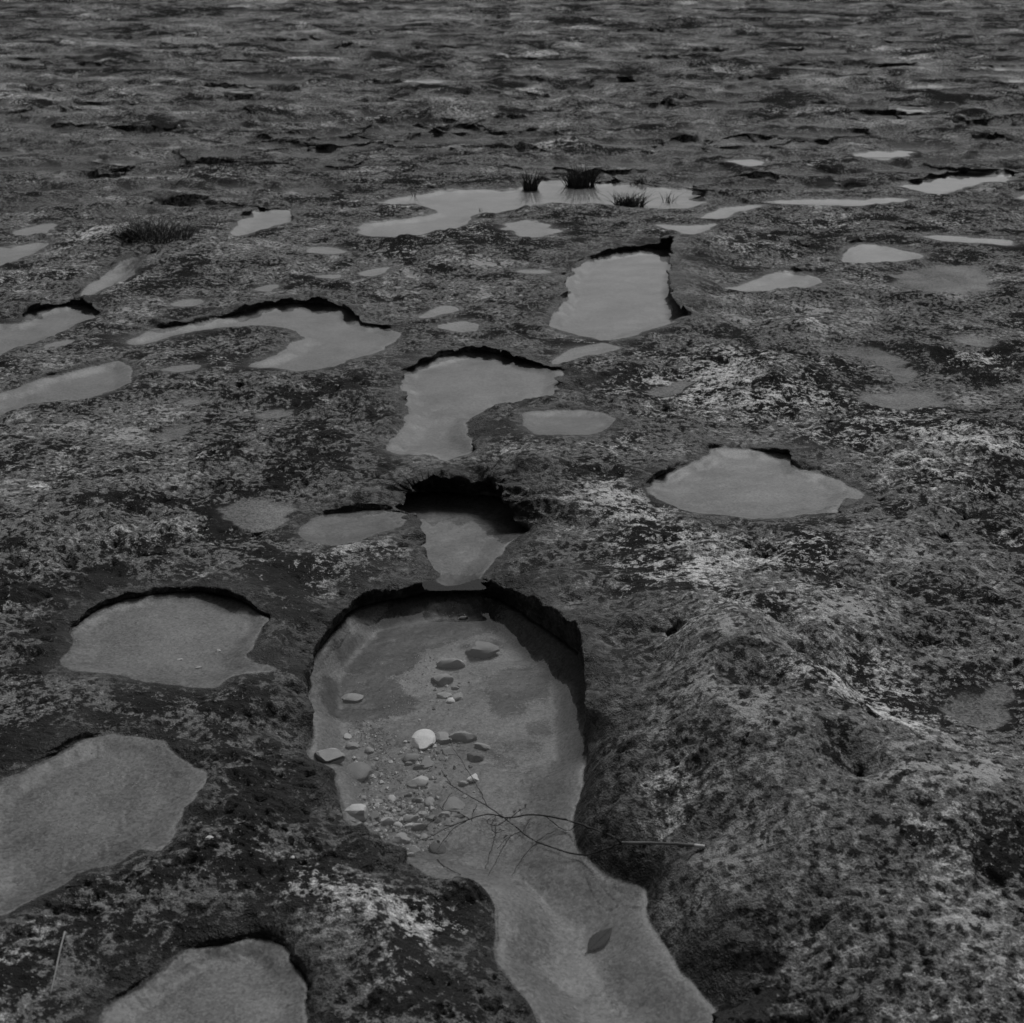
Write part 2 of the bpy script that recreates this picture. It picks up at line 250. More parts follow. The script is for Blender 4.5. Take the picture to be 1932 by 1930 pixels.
Z = np.maximum(Z, RAISE)
DX = np.zeros(X.shape); DY = np.zeros(X.shape)
FLO = np.full(X.shape, .05); SILT = np.zeros(X.shape); WET_SHADE = np.zeros(X.shape)
for q in POOLS:
    if 'd' not in q: continue
    s = q['sl']; d = q['d']; lp = q['lp']; z0 = q['z']; t = np.maximum(T[s], z0 + .002)
    bkf = sst(q['bk']/.06); stp_ = sst((lp - .008)/.014)*q.get('soft', 1)*(1 - bkf)
    m = np.clip(4*SP[s], .012, .16); mgent = .05 + 2*lp
    me = mgent*(1 - stp_) + m*stp_
    top = np.maximum(Z[s], z0 + .0015)
    rnd = 1 - (1 - np.clip(d/(.045 + 1.8*lp), 0, 1))**2.2
    wallf = .5 if q['name'] not in ('neck', 'main') else .75
    gent = np.where(bkf > .02, (1 - bkf)*(1 - np.exp(-np.maximum(d, 0)/(.45*mgent))) + bkf*(1 - (1 - np.clip(d/(q['bk'] + 1e-4), 0, 1))**1.8), 1 - np.exp(-np.maximum(d, 0)/(.45*mgent)))
    outz = z0 + (top - z0)*((wallf*sst(d/me) + (1 - wallf)*rnd)*stp_ + (1 - stp_)*gent)
    dep = q['depth']*(.62 if q['name'] == 'main' else (.45 if q['water'] else 1)); k = .05 + 1.6*dep if q['water'] else .05 + .35*dep
    flo = z0 - dep*sst(-d/(k*(1 - .35*stp_))) - .0015 + .25*rg[s]*(1 - .6*q['silt'])
    zz = np.where(d >= 0, outz, flo)
    Z[s] = np.where(d >= 0, np.minimum(Z[s], zz), np.minimum(Z[s], zz))
    o = q['over']*stp_*np.clip(lp/.03, .2, 1.4)*np.clip(.8 + wob2[s], .1, 2)
    W = .05 + 2.2*(m + o); un = .4*o
    rtop = d - (m + o)*(1 - sst((d - m)/W)); rwall = un + (-o - un)*sst(d/m); rin = d + un*(1 - sst(-d/(.03 + 3*un)))
    off = (np.where(d > m, rtop, np.where(d > 0, rwall, rin)) - d)*stp_
    off = np.where(d > m + W, 0, off)
    fr_ = np.clip(d/m, 0, 1); off = off + stp_*np.clip(lp/.03, .2, 1.5)*.010*(fr_*(1 - fr_)*4)*(perlin(X[s]*28 + fr_*2.5, Y[s]*28 + fr_*1.7) + .6*perlin(X[s]*70 - fr_*4, Y[s]*70 + fr_*3))
    DX[s] += q['nx']*off; DY[s] += q['ny']*off
    si = sst(-(d - .006*(1 - stp_))/(.012 if q['name'] != 'silt_flat' else .05))*q['silt']
    SILT[s] = np.maximum(SILT[s], si); FLO[s] = np.where(d < .02, {'main': .070, 'neck': .06, 'silt_flat': .085, 'dim_oval': .05, 'small_oval': .05, 'hollow': .05}.get(q['name'], .075), FLO[s])
    if q['water']: WET_SHADE[s] = np.maximum(WET_SHADE[s], np.where(d < 0, 1, np.clip(np.exp(-np.maximum(d - m*stp_, 0)/({'main': .10, 'neck': .08, 'middle': .07, 'upper': .06, 'round_left': .055, 'low_left': .05, 'bottom_left': .05, 'eye': .045, 'spit': .05, 'small_oval': .05, 'dim_oval': .05}.get(q['name'], .022) + .5*lp))*(1 + .9*wob2[s] + .5*wob1[s]), 0, 1)))  # wet margin, widened to paint dark shading round rims and walls
    else: WET_SHADE[s] = np.maximum(WET_SHADE[s], (.2 if q['name'] == 'silt_flat' else .6)*sst((m - d)/(m + .04)))  # shade inside dry hollows and holes, painted as darker rock
# pool floors: ripples of silt
Z += SILT*.004*perlin(X/.12, Y/.1)*att(.1)

# ---- pale lichen crusts and stains; the tone also carries painted haze
LIC = far*(.02 + 5*(lump - .06) + .9*perlin(X/.6 + 25, Y/.5) + .7*perlin(X/.22, Y/.2 + 25)*att(.15) + .3*perlin(X/2., Y/1.6 + 5)) + .30*perlin(X/1.1 + 4, Y/.8) + .38*perlin(X/.35, Y/.3 + 12) + .3*perlin(X/.13 + 9, Y/.11)*att(.12) + .0
for (px, py, rp, s) in [(1130, 960, 100, .55), (1430, 735, 130, .6), (1790, 850, 170, .5), (1500, 1120, 150, .4), (1600, 1380, 130, .35), (1700, 1420, 70, .6), (1260, 1500, 70, .6), (1250, 1590, 70, .6), (1560, 1270, 120, .35), (1330, 1260, 110, .45), (680, 1060, 120, .7),
                        (770, 1790, 110, .5), (650, 1690, 70, .45), (1300, 1130, 220, .32), (1480, 1350, 260, .28), (1230, 1000, 140, .35), (1650, 860, 200, .3), (1350, 760, 160, .2), (1780, 1650, 160, .2), (80, 940, 60, .85), (700, 740, 70, .55), (950, 860, 70, .5), (1070, 1110, 60, .75), (180, 465, 70, .9), (250, 550, 60, .8), (420, 470, 90, .5), (330, 330, 90, .6), (880, 460, 90, .5), (1380, 490, 110, .5),
                        (1530, 632, 40, .8), (1020, 280, 60, .8), (850, 240, 90, .5), (1850, 690, 60, .7), (1320, 1100, 60, .4), (1180, 870, 60, .5), (300, 300, 80, .5), (1800, 1520, 80, .4), (250, 340, 60, .6), (1800, 1750, 70, .3), (600, 240, 60, .3),
                        (300, 1330, 190, -.45), (480, 1480, 120, -.5), (250, 840, 120, -.2), (400, 1660, 120, -.3), (1150, 1480, 50, -.5), (1280, 1720, 90, -.3), (1560, 1650, 130, -.25), (1000, 640, 90, -.3), (1500, 560, 120, -.3)]:
    gx, gy = ground('P', px, py); ra = rp/px_per_m(px, py)
    LIC += s*np.exp(-(((X - gx)/ra)**2 + ((Y - gy)/(ra*1.15))**2))
LIC = LIC - .7*WET_SHADE
TON = far*(7*(lump - .05) + 1.0*perlin(X/.8 + 5, Y/.9) + .9*perlin(X/.33, Y/.42 + 6)*att(.2) + .6*perlin(X/.15 + 8, Y/.2)*att(.1) + .5*perlin(X/2.6, Y/2.2)) + .35*perlin(X/1.9 + 8, Y/1.4) + .5*perlin(X/.5, Y/.42 + 3) + .45*perlin(X/.17 + 3, Y/.15)*att(.15) - .05
for (px, py, rp, s) in [(200, 850, 150, .5), (330, 780, 90, .4), (1600, 600, 160, .3), (1450, 1560, 130, .25), (300, 1350, 240, -.45), (520, 1500, 150, -.55), (100, 1150, 120, -.3), (900, 1240, 10, 0), (1450, 1250, 280, .6), (1500, 1550, 260, .6), (1350, 1700, 150, .4), (1700, 1050, 150, .3), (560, 1250, 60, -.6), (1130, 1650, 60, -.6), (1250, 1750, 80, -.5), (1130, 1000, 120, .2), (150, 200, 260, .7), (400, 120, 200, .4), (1200, 250, 250, -.2), (1750, 1300, 90, .2), (700, 650, 90, -.2), (1150, 1400, 60, -.5), (450, 1700, 150, -.4)]:  # far upper-left entries paint haze into the rock as a paler tone
    gx, gy = ground('P', px, py); ra = rp/px_per_m(px, py); TON += s*np.exp(-(((X - gx)/ra)**2 + ((Y - gy)/(ra*1.1))**2))
GRV = np.zeros(X.shape)
for (fx, fy, rx, s) in [(530, 540, 250, 1), (420, 760, 260, 1), (700, 400, 230, .95), (930, 300, 300, .85), (1290, 690, 210, .8), (1220, 800, 150, .65), (1250, 1060, 250, .40), (560, 1000, 190, .40), (850, 1000, 160, .40), (280, 330, 170, .8), (1400, 930, 120, .55), (640, 800, 120, .9), (1200, 1480, 170, .45), (470, 1150, 170, .42), (620, 1400, 220, .40), (1100, 480, 160, .5)]:
    gx, gy = ground('S2', fx, fy, ZA - .07); pp = toP('S2', fx, fy); ra = rx*.3422/px_per_m(*pp)
    GRV = np.maximum(GRV, s*np.exp(-((((X - gx)/ra)**2 + ((Y - gy)/(ra*1.2))**2))**2))
XX, YY = X + DX, Y + DY

# ------------------------------------------------------------------ materials
def mat(name):
    m = bpy.data.materials.new(name); m.use_nodes = True; n = m.node_tree; n.nodes.clear()
    return m, n
class NB:
    def __init__(s, tree): s.t = tree
    def n(s, typ, **kw):
        o = s.t.nodes.new('ShaderNode' + typ)
        for k, v in kw.items(): setattr(o, k, v)
        return o
    def l(s, a, b): s.t.links.new(a, b)
    def math(s, op, a, b=None, c=None, clamp=False):
        o = s.n('Math', operation=op, use_clamp=clamp)
        for i, v in enumerate((a, b, c)):
            if v is None: continue
            if hasattr(v, 'node'): s.l(v, o.inputs[i])
            else: o.inputs[i].default_value = v
        return o.outputs[0]
    def noise(s, vec, scale, detail=4, rough=.55, dist=0.0):
        o = s.n('TexNoise'); o.inputs['Scale'].default_value = scale; o.inputs['Detail'].default_value = detail; o.inputs['Roughness'].default_value = rough; o.inputs['Distortion'].default_value = dist
        s.l(vec, o.inputs['Vector']); return o.outputs[0]
    def step(s, v, a, b, lo=0.0, hi=1.0):
        o = s.n('MapRange', interpolation_type='SMOOTHSTEP'); s.l(v, o.inputs[0])
        for i, k in zip((1, 2, 3, 4), (a, b, lo, hi)): o.inputs[i].default_value = k
        return o.outputs[0]
    def mix(s, f, a, b):
        o = s.n('Mix', data_type='FLOAT')
        for i, v in zip((0, 2, 3), (f, a, b)):
            if hasattr(v, 'node'): s.l(v, o.inputs[i])
            else: o.inputs[i].default_value = v
        return o.outputs[0]
    def attr(s, nm):
        o = s.n('Attribute'); o.attribute_name = nm; return o.outputs['Fac']

rock_m, t = mat('damp_limestone'); b = NB(t)
geo = b.n('NewGeometry'); P = geo.outputs['Position']
lic, ton, silt, wet_shade, grv, flo_ = [b.attr(k) for k in ('lichen', 'tone', 'silt', 'wet_shade', 'gravel', 'floor')]
def st2(v, k=2.2): return b.math('MULTIPLY_ADD', v, k, .5 - .5*k)          # stretch the contrast of a noise
nA = st2(b.noise(P, 4.5, 3, .6)); nB = st2(b.noise(P, 20, 3, .58)); nC = st2(b.noise(P, 66, 3, .55)); rD = b.noise(P, 240, 2, .6); nD = st2(rD); nE = st2(b.noise(P, 700, 1, .5), 1.6)
blk = st2(b.noise(P, 44, 3, .6))
# bare rock tone: grey with dark mottles
mott = b.math('ADD', b.math('MULTIPLY', nB, .45), b.math('ADD', b.math('MULTIPLY', nC, .50), b.math('MULTIPLY', nD, .22)))      # mean .585
mott = b.math('ADD', mott, b.math('ADD', b.math('MULTIPLY', ton, .34), b.math('MULTIPLY', b.math('SUBTRACT', nA, .5), .65)))
grey = b.math('ADD', .092, b.math('ADD', b.math('MULTIPLY', b.math('SUBTRACT', nD, .5), .10), b.math('ADD', b.math('MULTIPLY', b.math('SUBTRACT', nE, .5), .06), b.math('MULTIPLY', b.math('SUBTRACT', nC, .5), .08))))
bare = b.mix(b.step(mott, .43, .60), .013, b.math('MAXIMUM', grey, .02))
bare = b.mix(b.step(mott, .76, 1.0), bare, .21)
# pale crusts
l1 = b.math('ADD', b.math('MULTIPLY', nB, .44), b.math('ADD', b.math('MULTIPLY', nC, .45), b.math('MULTIPLY', nD, .22)))
l1 = b.math('ADD', l1, b.math('MULTIPLY', lic, .44))
lm = b.step(l1, .78, .83); lm2 = b.step(l1, .92, 1.04)
licc = b.math('MAXIMUM', b.math('ADD', b.mix(lm2, .21, .38), b.math('MULTIPLY', b.math('SUBTRACT', nD, .5), .24)), .05)
col = b.mix(lm, bare, licc)
# black crust spots
blm = b.math('MULTIPLY', b.step(b.math('ADD', blk, b.math('MULTIPLY', nD, .30)), .80, .87), .92)
col = b.mix(blm, col, .012)
# bright flecks
fk = b.step(b.math('ADD', nD, b.math('MULTIPLY', nE, .5)), 1.22, 1.32); col = b.mix(b.math('MULTIPLY', fk, .8), col, .45)
# damp, algae-dark margins, with shade of rims, walls and hollows painted in
damp_shade = b.math('MULTIPLY', wet_shade, .84); col = b.math('MULTIPLY', col, b.math('SUBTRACT', 1.0, damp_shade))
# silt and sand on the pool floors
gv = b.n('TexVoronoi'); gv.inputs['Scale'].default_value = 230; b.l(P, gv.inputs['Vector']); sepc = b.n('SeparateColor'); b.l(gv.outputs['Color'], sepc.inputs[0])
grain = b.math('ADD', b.math('SUBTRACT', sepc.outputs[0], .5), b.math('MULTIPLY', b.math('SUBTRACT', nE, .5), .7))
sand = b.math('MULTIPLY', flo_, b.math('ADD', 1.0, b.math('ADD', b.math('MULTIPLY', grain, .8), b.math('MULTIPLY', b.math('SUBTRACT', nA, .5), .9))))
gmask = b.step(b.math('ADD', grv, b.math('ADD', b.math('MULTIPLY', b.math('SUBTRACT', nB, .5), .5), b.math('MULTIPLY', b.math('SUBTRACT', nD, .5), .35))), .36, .48)
dark = b.math('ADD', .012, b.math('MULTIPLY', grain, .026))
sand = b.mix(b.math('MULTIPLY', gmask, .9), sand, dark)
bits = b.step(b.math('ADD', nC, b.math('MULTIPLY', nD, .5)), 1.06, 1.14); sand = b.mix(b.math('MULTIPLY', bits, .55), sand, .012)
sm = b.step(b.math('ADD', silt, b.math('MULTIPLY', b.math('SUBTRACT', nC, .5), .35)), .25, .6); col = b.mix(sm, col, sand)
comb = b.n('CombineColor')
for i in range(3): b.l(col, comb.inputs[i])
bs = b.n('BsdfPrincipled'); b.l(comb.outputs[0], bs.inputs['Base Color'])
b.l(b.mix(wet_shade, .8, .5), bs.inputs['Roughness']); b.l(b.math('MULTIPLY', wet_shade, .22), bs.inputs['Specular IOR Level'])
hgt = b.math('ADD', b.math('MULTIPLY', nC, .45), b.math('ADD', b.math('MULTIPLY', nD, .28), b.math('MULTIPLY', nE, .10)))
hgt = b.math('MULTIPLY', hgt, b.math('SUBTRACT', 1.0, b.math('MULTIPLY', silt, .9)))
bp = b.n('Bump'); bp.inputs['Strength'].default_value = 1.0; bp.inputs['Distance'].default_value = .009; b.l(hgt, bp.inputs['Height']); b.l(bp.outputs[0], bs.inputs['Normal'])
o = b.n('OutputMaterial'); b.l(bs.outputs[0], o.inputs[0])

water_m, t = mat('still_water'); b = NB(t)
fr = b.n('Fresnel'); fr.inputs[0].default_value = 1.333; tr = b.n('BsdfTransparent'); tr.inputs[0].default_value = (.93, .93, .93, 1)
gl = b.n('BsdfGlossy'); gl.inputs['Roughness'].default_value = .035
geo = b.n('NewGeometry'); bp = b.n('Bump'); bp.inputs['Strength'].default_value = .05; bp.inputs['Distance'].default_value = .01; b.l(b.noise(geo.outputs['Position'], 14, 2, .5), bp.inputs['Height']); b.l(bp.outputs[0], gl.inputs['Normal'])
mx = b.n('MixShader'); b.l(fr.outputs[0], mx.inputs[0]); b.l(tr.outputs[0], mx.inputs[1]); b.l(gl.outputs[0], mx.inputs[2])
o = b.n('OutputMaterial'); b.l(mx.outputs[0], o.inputs[0])

def stone_mat(name, alb, var=.35):
    m, t = mat(name); b = NB(t); tc = b.n('TexCoord'); P = tc.outputs['Object']
    n1 = b.noise(P, 45, 5, .6); n2 = b.noise(P, 400, 3, .6)
    v = b.math('MULTIPLY', alb, b.math('ADD', 1.0, b.math('ADD', b.math('MULTIPLY', b.math('SUBTRACT', n1, .5), 2*var), b.math('MULTIPLY', b.math('SUBTRACT', n2, .5), var))))
    c = b.n('CombineColor'); [b.l(v, c.inputs[i]) for i in range(3)]
    bs = b.n('BsdfPrincipled'); b.l(c.outputs[0], bs.inputs['Base Color']); bs.inputs['Roughness'].default_value = .75; bs.inputs['Specular IOR Level'].default_value = .25
    bp = b.n('Bump'); bp.inputs['Strength'].default_value = .6; bp.inputs['Distance'].default_value = .003; b.l(b.math('ADD', n1, b.math('MULTIPLY', n2, .4)), bp.inputs['Height']); b.l(bp.outputs[0], bs.inputs['Normal'])
    o = b.n('OutputMaterial'); b.l(bs.outputs[0], o.inputs[0]); return m
STONE = {k: stone_mat('stone_' + k, v) for k, v in dict(black=.035, dark=.07, dull=.115, mid=.165, light=.25, pale=.38).items()}
def plant_mat(name, c0, c1, rough=.6, scale=60):
    m, t = mat(name); b = NB(t); tc = b.n('TexCoord'); v = b.mix(b.noise(tc.outputs['Object'], scale, 3), c0, c1)
    c = b.n('CombineColor'); [b.l(v, c.inputs[i]) for i in range(3)]
    bs = b.n('BsdfPrincipled'); b.l(c.outputs[0], bs.inputs['Base Color']); bs.inputs['Roughness'].default_value = max(rough, .7); bs.inputs['Specular IOR Level'].default_value = .02
    o = b.n('OutputMaterial'); b.l(bs.outputs[0], o.inputs[0]); return m
BARK = plant_mat('grey_bark', .05, .10); BARKD = plant_mat('wet_bark', .018, .035, .45); BARKT = plant_mat('pale_broken_end', .2, .34)
GRASS = plant_mat('dark_rush', .015, .045, .55, 12); STRAW = plant_mat('dry_straw', .10, .2, .7); LEAF = plant_mat('wet_leaf', .016, .03, .5, 90)

# ------------------------------------------------------------------ rock mesh
def grid_mesh(name, x, y, z):
    n, m = x.shape
    me = bpy.data.meshes.new(name); co = np.stack([x, y, z], -1).reshape(-1, 3).astype(np.float32)
    i = np.arange(n - 1)[:, None]*m; j = np.arange(m)[None, :]; j2 = (j + 1) % m
    f = np.stack([(i + j), (i + j2), (i + m + j2), (i + m + j)], -1).reshape(-1, 4)
    f = f[:, ::-1]
    me.vertices.add(n*m); me.vertices.foreach_set('co', co.ravel())
    me.loops.add(f.size); me.loops.foreach_set('vertex_index', f.ravel().astype(np.int32))
    me.polygons.add(len(f)); me.polygons.foreach_set('loop_start', np.arange(0, f.size, 4, dtype=np.int32))
    me.polygons.foreach_set('use_smooth', np.ones(len(f), bool)); me.update(calc_edges=True)
    return me
Z *= np.where(rr < 1.1, 0.5, 1); Z = np.where(rr > 90, rise(rr), Z)
me = grid_mesh('ground', XX, YY, Z)
for nm, arr in (('lichen', LIC), ('tone', TON), ('silt', SILT), ('wet_shade', WET_SHADE), ('gravel', GRV), ('floor', FLO)):
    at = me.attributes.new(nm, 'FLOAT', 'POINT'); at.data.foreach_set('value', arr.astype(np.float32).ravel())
me.materials.append(rock_m)
go = bpy.data.objects.new('ground', me); COL.objects.link(go); go['kind'] = 'structure'; go['label'] = 'weathered rock pavement pitted with hollows and crusted with pale lichen'

def hit(fr, x, y, zmin=None):
    """first meeting of the photo ray with the rock (or with a level zmin if that comes first)"""
    d = np.array(ray(*toP(fr, x, y))); ts = np.linspace(1.5, 70, 4000) if toP(fr, x, y)[1] < 700 else np.linspace(1.4, 7, 4000)
    pts = np.array([0, 0, H]) + ts[:, None]*d
    i = np.clip(np.searchsorted(R, np.hypot(pts[:, 0], pts[:, 1])), 0, NR-1); j = np.clip(np.searchsorted(TH, np.arctan2(pts[:, 0], pts[:, 1])), 0, NT-1)
    h = Z[i, j]
    if zmin is not None: h = np.maximum(h, zmin)
    k = np.argmax(pts[:, 2] <= h)
    return Vector((pts[k, 0], pts[k, 1], h[k]))
def height(x, y):
    i = min(np.searchsorted(R, math.hypot(x, y)), NR-1); j = min(np.searchsorted(TH, math.atan2(x, y)), NT-1); return Z[i, j]

# ------------------------------------------------------------------ water
WL = {'main': 'clear keyhole-shaped pool with stones on its floor', 'neck': 'small pool under the dark overhang above the keyhole pool', 'middle': 'hooked pool with dark far bank in the middle', 'small_oval': 'small oval pool right of the hooked pool',
      'eye': 'eye-shaped grey pool on the right', 'upper': 'large squarish pool behind the hooked pool', 'spit': 'long bright pool with a rock spit, left of centre', 'round_left': 'rounded shallow pool at left of the keyhole pool', 'low_left': 'wide shallow pool at the lower left edge',
      'bottom_left': 'shallow pool cut by the bottom edge', 'wide': 'wide far pool with grass tufts standing in it', 'left_edge': 'bright pool with dark bank at the left edge', 'left_long': 'bright tapering pool at the left edge below the banked one', 'far_right': 'bright far pool at the right edge'}
for q in POOLS:
    if not q['water'] or 'd' not in q: continue
    poly = q['poly']; n = len(poly); cs = []
    for k in range(n):
        tx, ty = poly[(k+1) % n][:2] - poly[k-1][:2]; L = math.hypot(tx, ty) + 1e-9
        area = 0; cs.append((ty/L, -tx/L))
    ar = sum(poly[k][0]*poly[(k+1) % n][1] - poly[(k+1) % n][0]*poly[k][1] for k in range(n)); sg = 1 if ar > 0 else -1
    bm = bmesh.new(); vs = []
    for k in range(n):
        lip = poly[k][2]; ex = 0.0 if lip < .0027 else .03 + min(.06, q['over'] + .3*lip)*sst((lip - .008)/.015)
        while ex > 0 and min(height(poly[k][0] + sg*cs[k][0]*e_, poly[k][1] + sg*cs[k][1]*e_) for e_ in (ex, ex*.6)) < q['z'] - .004: ex -= .006
        ex = max(ex, 0)
        vs.append(bm.verts.new((poly[k][0] + sg*cs[k][0]*ex, poly[k][1] + sg*cs[k][1]*ex, q['z'])))
    f = bm.faces.new(vs); bmesh.ops.triangulate(bm, faces=[f])
    for f in bm.faces:
        if f.normal.z < 0: f.normal_flip()
    wm = bpy.data.meshes.new('water'); bm.to_mesh(wm); bm.free(); wm.materials.append(water_m)
    wo_ = bpy.data.objects.new('water', wm); COL.objects.link(wo_); wo_['kind'] = 'structure'
    if q['name'] in WL: wo_['label'] = WL[q['name']]

# ------------------------------------------------------------------ things
def tag(o, label, cat, group=None):
    o['label'] = label; o['category'] = cat
    if group: o['group'] = group
    return o
def mesh_obj(name, verts, faces, m, parent=None, smooth=False, loc=None):
    me = bpy.data.meshes.new(name); me.from_pydata(verts, [], faces); me.materials.append(m)
    if smooth: me.polygons.foreach_set('use_smooth', [True]*len(me.polygons))
    o = bpy.data.objects.new(name, me); COL.objects.link(o)
    if loc is not None: o.location = loc
    if parent: o.parent = parent
    return o
def stone(name, fr, x, y, wpx, hpx, m, label, group=None, seed=0, ang=.5, flat=.55, z=None, rot=0.0):
    """a stone seen wpx wide and hpx high at that photo place; lies on the rock there"""
    rs = random.Random(seed*31 + int(x)); px, py = toP(fr, x, y)
    g = hit(fr, x, y + hpx*.30); k = FR[fr][0]; q = FP/((Vector(g) - Vector((0, 0, H))).dot(Vector((0, ct, -st_))))
    wpx *= 1.12; hpx *= 1.12; a = .5*wpx*k/q; e = math.atan2(H, math.hypot(g.x, g.y)); hv = .5*hpx*k/q
    c = 1.25*flat*a                                                    # half height
    bdep = math.sqrt(max(hv*hv - (c*math.cos(e))**2, (.45*a*math.sin(e))**2))/math.sin(e); bdep = min(bdep, 1.5*a)
    bm = bmesh.new(); bmesh.ops.create_icosphere(bm, subdivisions=3, radius=1)
    cuts = []
    for i in range(int(7 + 9*ang)):
        v = Vector((rs.gauss(0, 1), rs.gauss(0, 1), rs.gauss(0, .8))).normalized(); cuts.append((v, rs.uniform(.50, .86) if ang > .3 else rs.uniform(.72, .95)))
    of = Vector((rs.uniform(0, 50), rs.uniform(0, 50), rs.uniform(0, 50)))
    for v in bm.verts:
        p = v.co.copy()
        for nrm, dd in cuts:
            t_ = p.dot(nrm)
            if t_ > dd: p -= nrm*(t_ - dd)
        p *= 1 + .10*mnoise.noise(p*1.6 + of) + .045*mnoise.noise(p*4.5 + of)
        v.co = Vector((p.x*a, p.y*bdep, p.z*c))
    mn = [min(v.co[i] for v in bm.verts) for i in range(3)]; mxx = [max(v.co[i] for v in bm.verts) for i in range(3)]
    for v in bm.verts:
        v.co.x = (v.co.x - .5*(mn[0] + mxx[0]))*2*a/(mxx[0] - mn[0]); v.co.z -= mn[2]
    for f in bm.faces: f.smooth = True
    me = bpy.data.meshes.new(name); bm.to_mesh(me); bm.free(); me.materials.append(m); me.set_sharp_from_angle(angle=math.radians(24))
    o = bpy.data.objects.new(name, me); COL.objects.link(o)
    o.location = (g.x, g.y + .0*bdep, height(g.x, g.y) - .75*c); o.rotation_euler = (rs.uniform(-.08, .08), rs.uniform(-.08, .08), rot + math.atan2(-g.x, g.y))
    return tag(o, label, 'stone', group)
KP = 'stones on the keyhole pool floor'
big = [
 (765, 912, 125, 110, 'pale', .25, .35, 'pale round flat stone, brightest in the keyhole pool'),
 (915, 510, 145, 72, 'light', .9, .5, 'light wedge-shaped stone with a ridged top under water'),
 (1085, 432, 175, 105, 'dull', .5, .45, 'large dim stone furthest back in the keyhole pool'),
 (870, 597, 112, 78, 'mid', .4, .5, 'rounded grey stone in front of the light wedge-shaped stone'),
 (880, 690, 80, 42, 'pale', .4, .5, 'pale elongated pebble in front of the rounded grey stone'),
 (915, 717, 48, 36, 'pale', .3, .5, 'small pale pebble touching the pale elongated pebble'),
 (952, 690, 60, 60, 'mid', .5, .5, 'grey pebble just right of the pale elongated pebble'),
 (940, 652, 40, 20, 'light', .3, .5, 'tiny light pebble behind the pale elongated pebble'),
 (985, 265, 48, 24, 'light', .4, .5, 'lone light pebble near the sill at the back of the keyhole pool'),
 (873, 915, 88, 80, 'mid', .7, .5, 'angular grey stone immediately right of the pale round stone'),
 (985, 920, 140, 76, 'mid', .7, .45, 'long grey stone at right end of the row with the pale round stone'),
 (902, 982, 90, 84, 'dull', .9, .55, 'blocky stone below the angular grey stone, crossed by a twig'),
 (1090, 967, 86, 52, 'mid', .4, .4, 'smooth grey stone lower right of the long grey stone'),
 (1052, 1030, 84, 58, 'dark', .6, .5, 'dark stone below the smooth grey stone'),
 (695, 1022, 85, 72, 'dull', .5, .5, 'dull stone at upper left of the dark stone cluster'),
 (682, 1070, 46, 26, 'mid', .4, .5, 'small grey pebble wedged in the dark stone cluster'),
 (785, 1040, 82, 92, 'dull', .6, .5, 'dull upright stone at the right of the dark stone cluster'),
 (738, 1087, 60, 36, 'dull', .5, .5, 'low stone at the front of the dark stone cluster'),
 (735, 1150, 112, 78, 'light', .9, .5, 'light angular block in front of the dark stone cluster'),
 (1038, 1138, 62, 60, 'pale', .9, .55, 'pale three-cornered stone beside the upper twig'),
 (985, 1178, 52, 27, 'light', .3, .5, 'light oval pebble beside the pale three-cornered stone'),
 (248, 1018, 155, 112, 'mid', .35, .5, 'large knobbly stone against the left bank of the keyhole pool'),
 (405, 1092, 140, 105, 'dull', .3, .4, 'large dull stone right of the knobbly stone by the left bank'),
 (375, 962, 72, 52, 'mid', .4, .5, 'grey stone behind the large dull stone'),
 (467, 990, 48, 42, 'mid', .2, .6, 'round grey pebble right of the grey stone behind the large dull one'),
 (372, 700, 112, 50, 'mid', .8, .25, 'flat thin slab on the dark gravel at the left of the keyhole pool'),
 (590, 1255, 44, 46, 'light', .2, .5, 'round light pebble behind the pebble heap'),
 (800, 1270, 56, 62, 'mid', .3, .5, 'upright oval stone behind the pebble heap, near the twig'),
 (395, 1328, 118, 88, 'light', .45, .5, 'light knobbly stone at the left end of the pebble heap'),
 (930, 1275, 135, 100, 'dull', .6, .22, 'broad flat stone under the crossing twigs'),
 (645, 1470, 88, 64, 'mid', .6, .45, 'grey stone in front of the pebble heap'),
 (842, 1520, 95, 74, 'black', .5, .4, 'nearly black stone at the front of the keyhole pool stones'),
 (690, 1572, 58, 34, 'light', .9, .5, 'light wedge nearest the lower bank of the keyhole pool'),
 (572, 1530, 58, 38, 'dark', .6, .5, 'dark stone close to the lower left bank of the keyhole pool'),
 (715, 1538, 64, 46, 'mid', .4, .5, 'grey stone just behind the light wedge near the lower bank'),
]
for i, (x, y, ww, hh, c, an, fl_, lab) in enumerate(big):
    stone('stone', 'S2', x, y, ww, hh, STONE[c], lab, KP, i, an, fl_)
small = [(485, 1280, 36, 24), (455, 1292, 26, 20), (430, 1255, 34, 28), (680, 1240, 42, 26), (737, 1275, 60, 20), (495, 1350, 54, 42), (530, 1330, 28, 24), (700, 1365, 76, 56), (765, 1345, 62, 42), (560, 1390, 92, 44), (690, 1410, 52, 38), (750, 1415, 82, 38), (880, 1345, 62, 42),
         (970, 1355, 52, 30), (770, 1470, 44, 36), (445, 1402, 32, 22), (472, 1412, 26, 18), (410, 1396, 26, 20), (380, 1386, 26, 18), (620, 1400, 40, 30), (345, 915, 42, 34), (520, 1275, 46, 36), (600, 1330, 30, 22), (650, 1345, 36, 26), (815, 1370, 50, 34), (500, 1400, 40, 26), (730, 1470, 40, 30), (560, 1340, 28, 20)]
for i, (x, y, ww, hh) in enumerate(small):
    stone('pebble', 'S2', x, y, ww, hh, STONE[random.choice(['dull', 'mid', 'mid', 'light'])], 'small grey pebble in the heap along the lower left bank of the keyhole pool', 'pebble heap in the keyhole pool', 100 + i, random.uniform(.2, .7), .5)
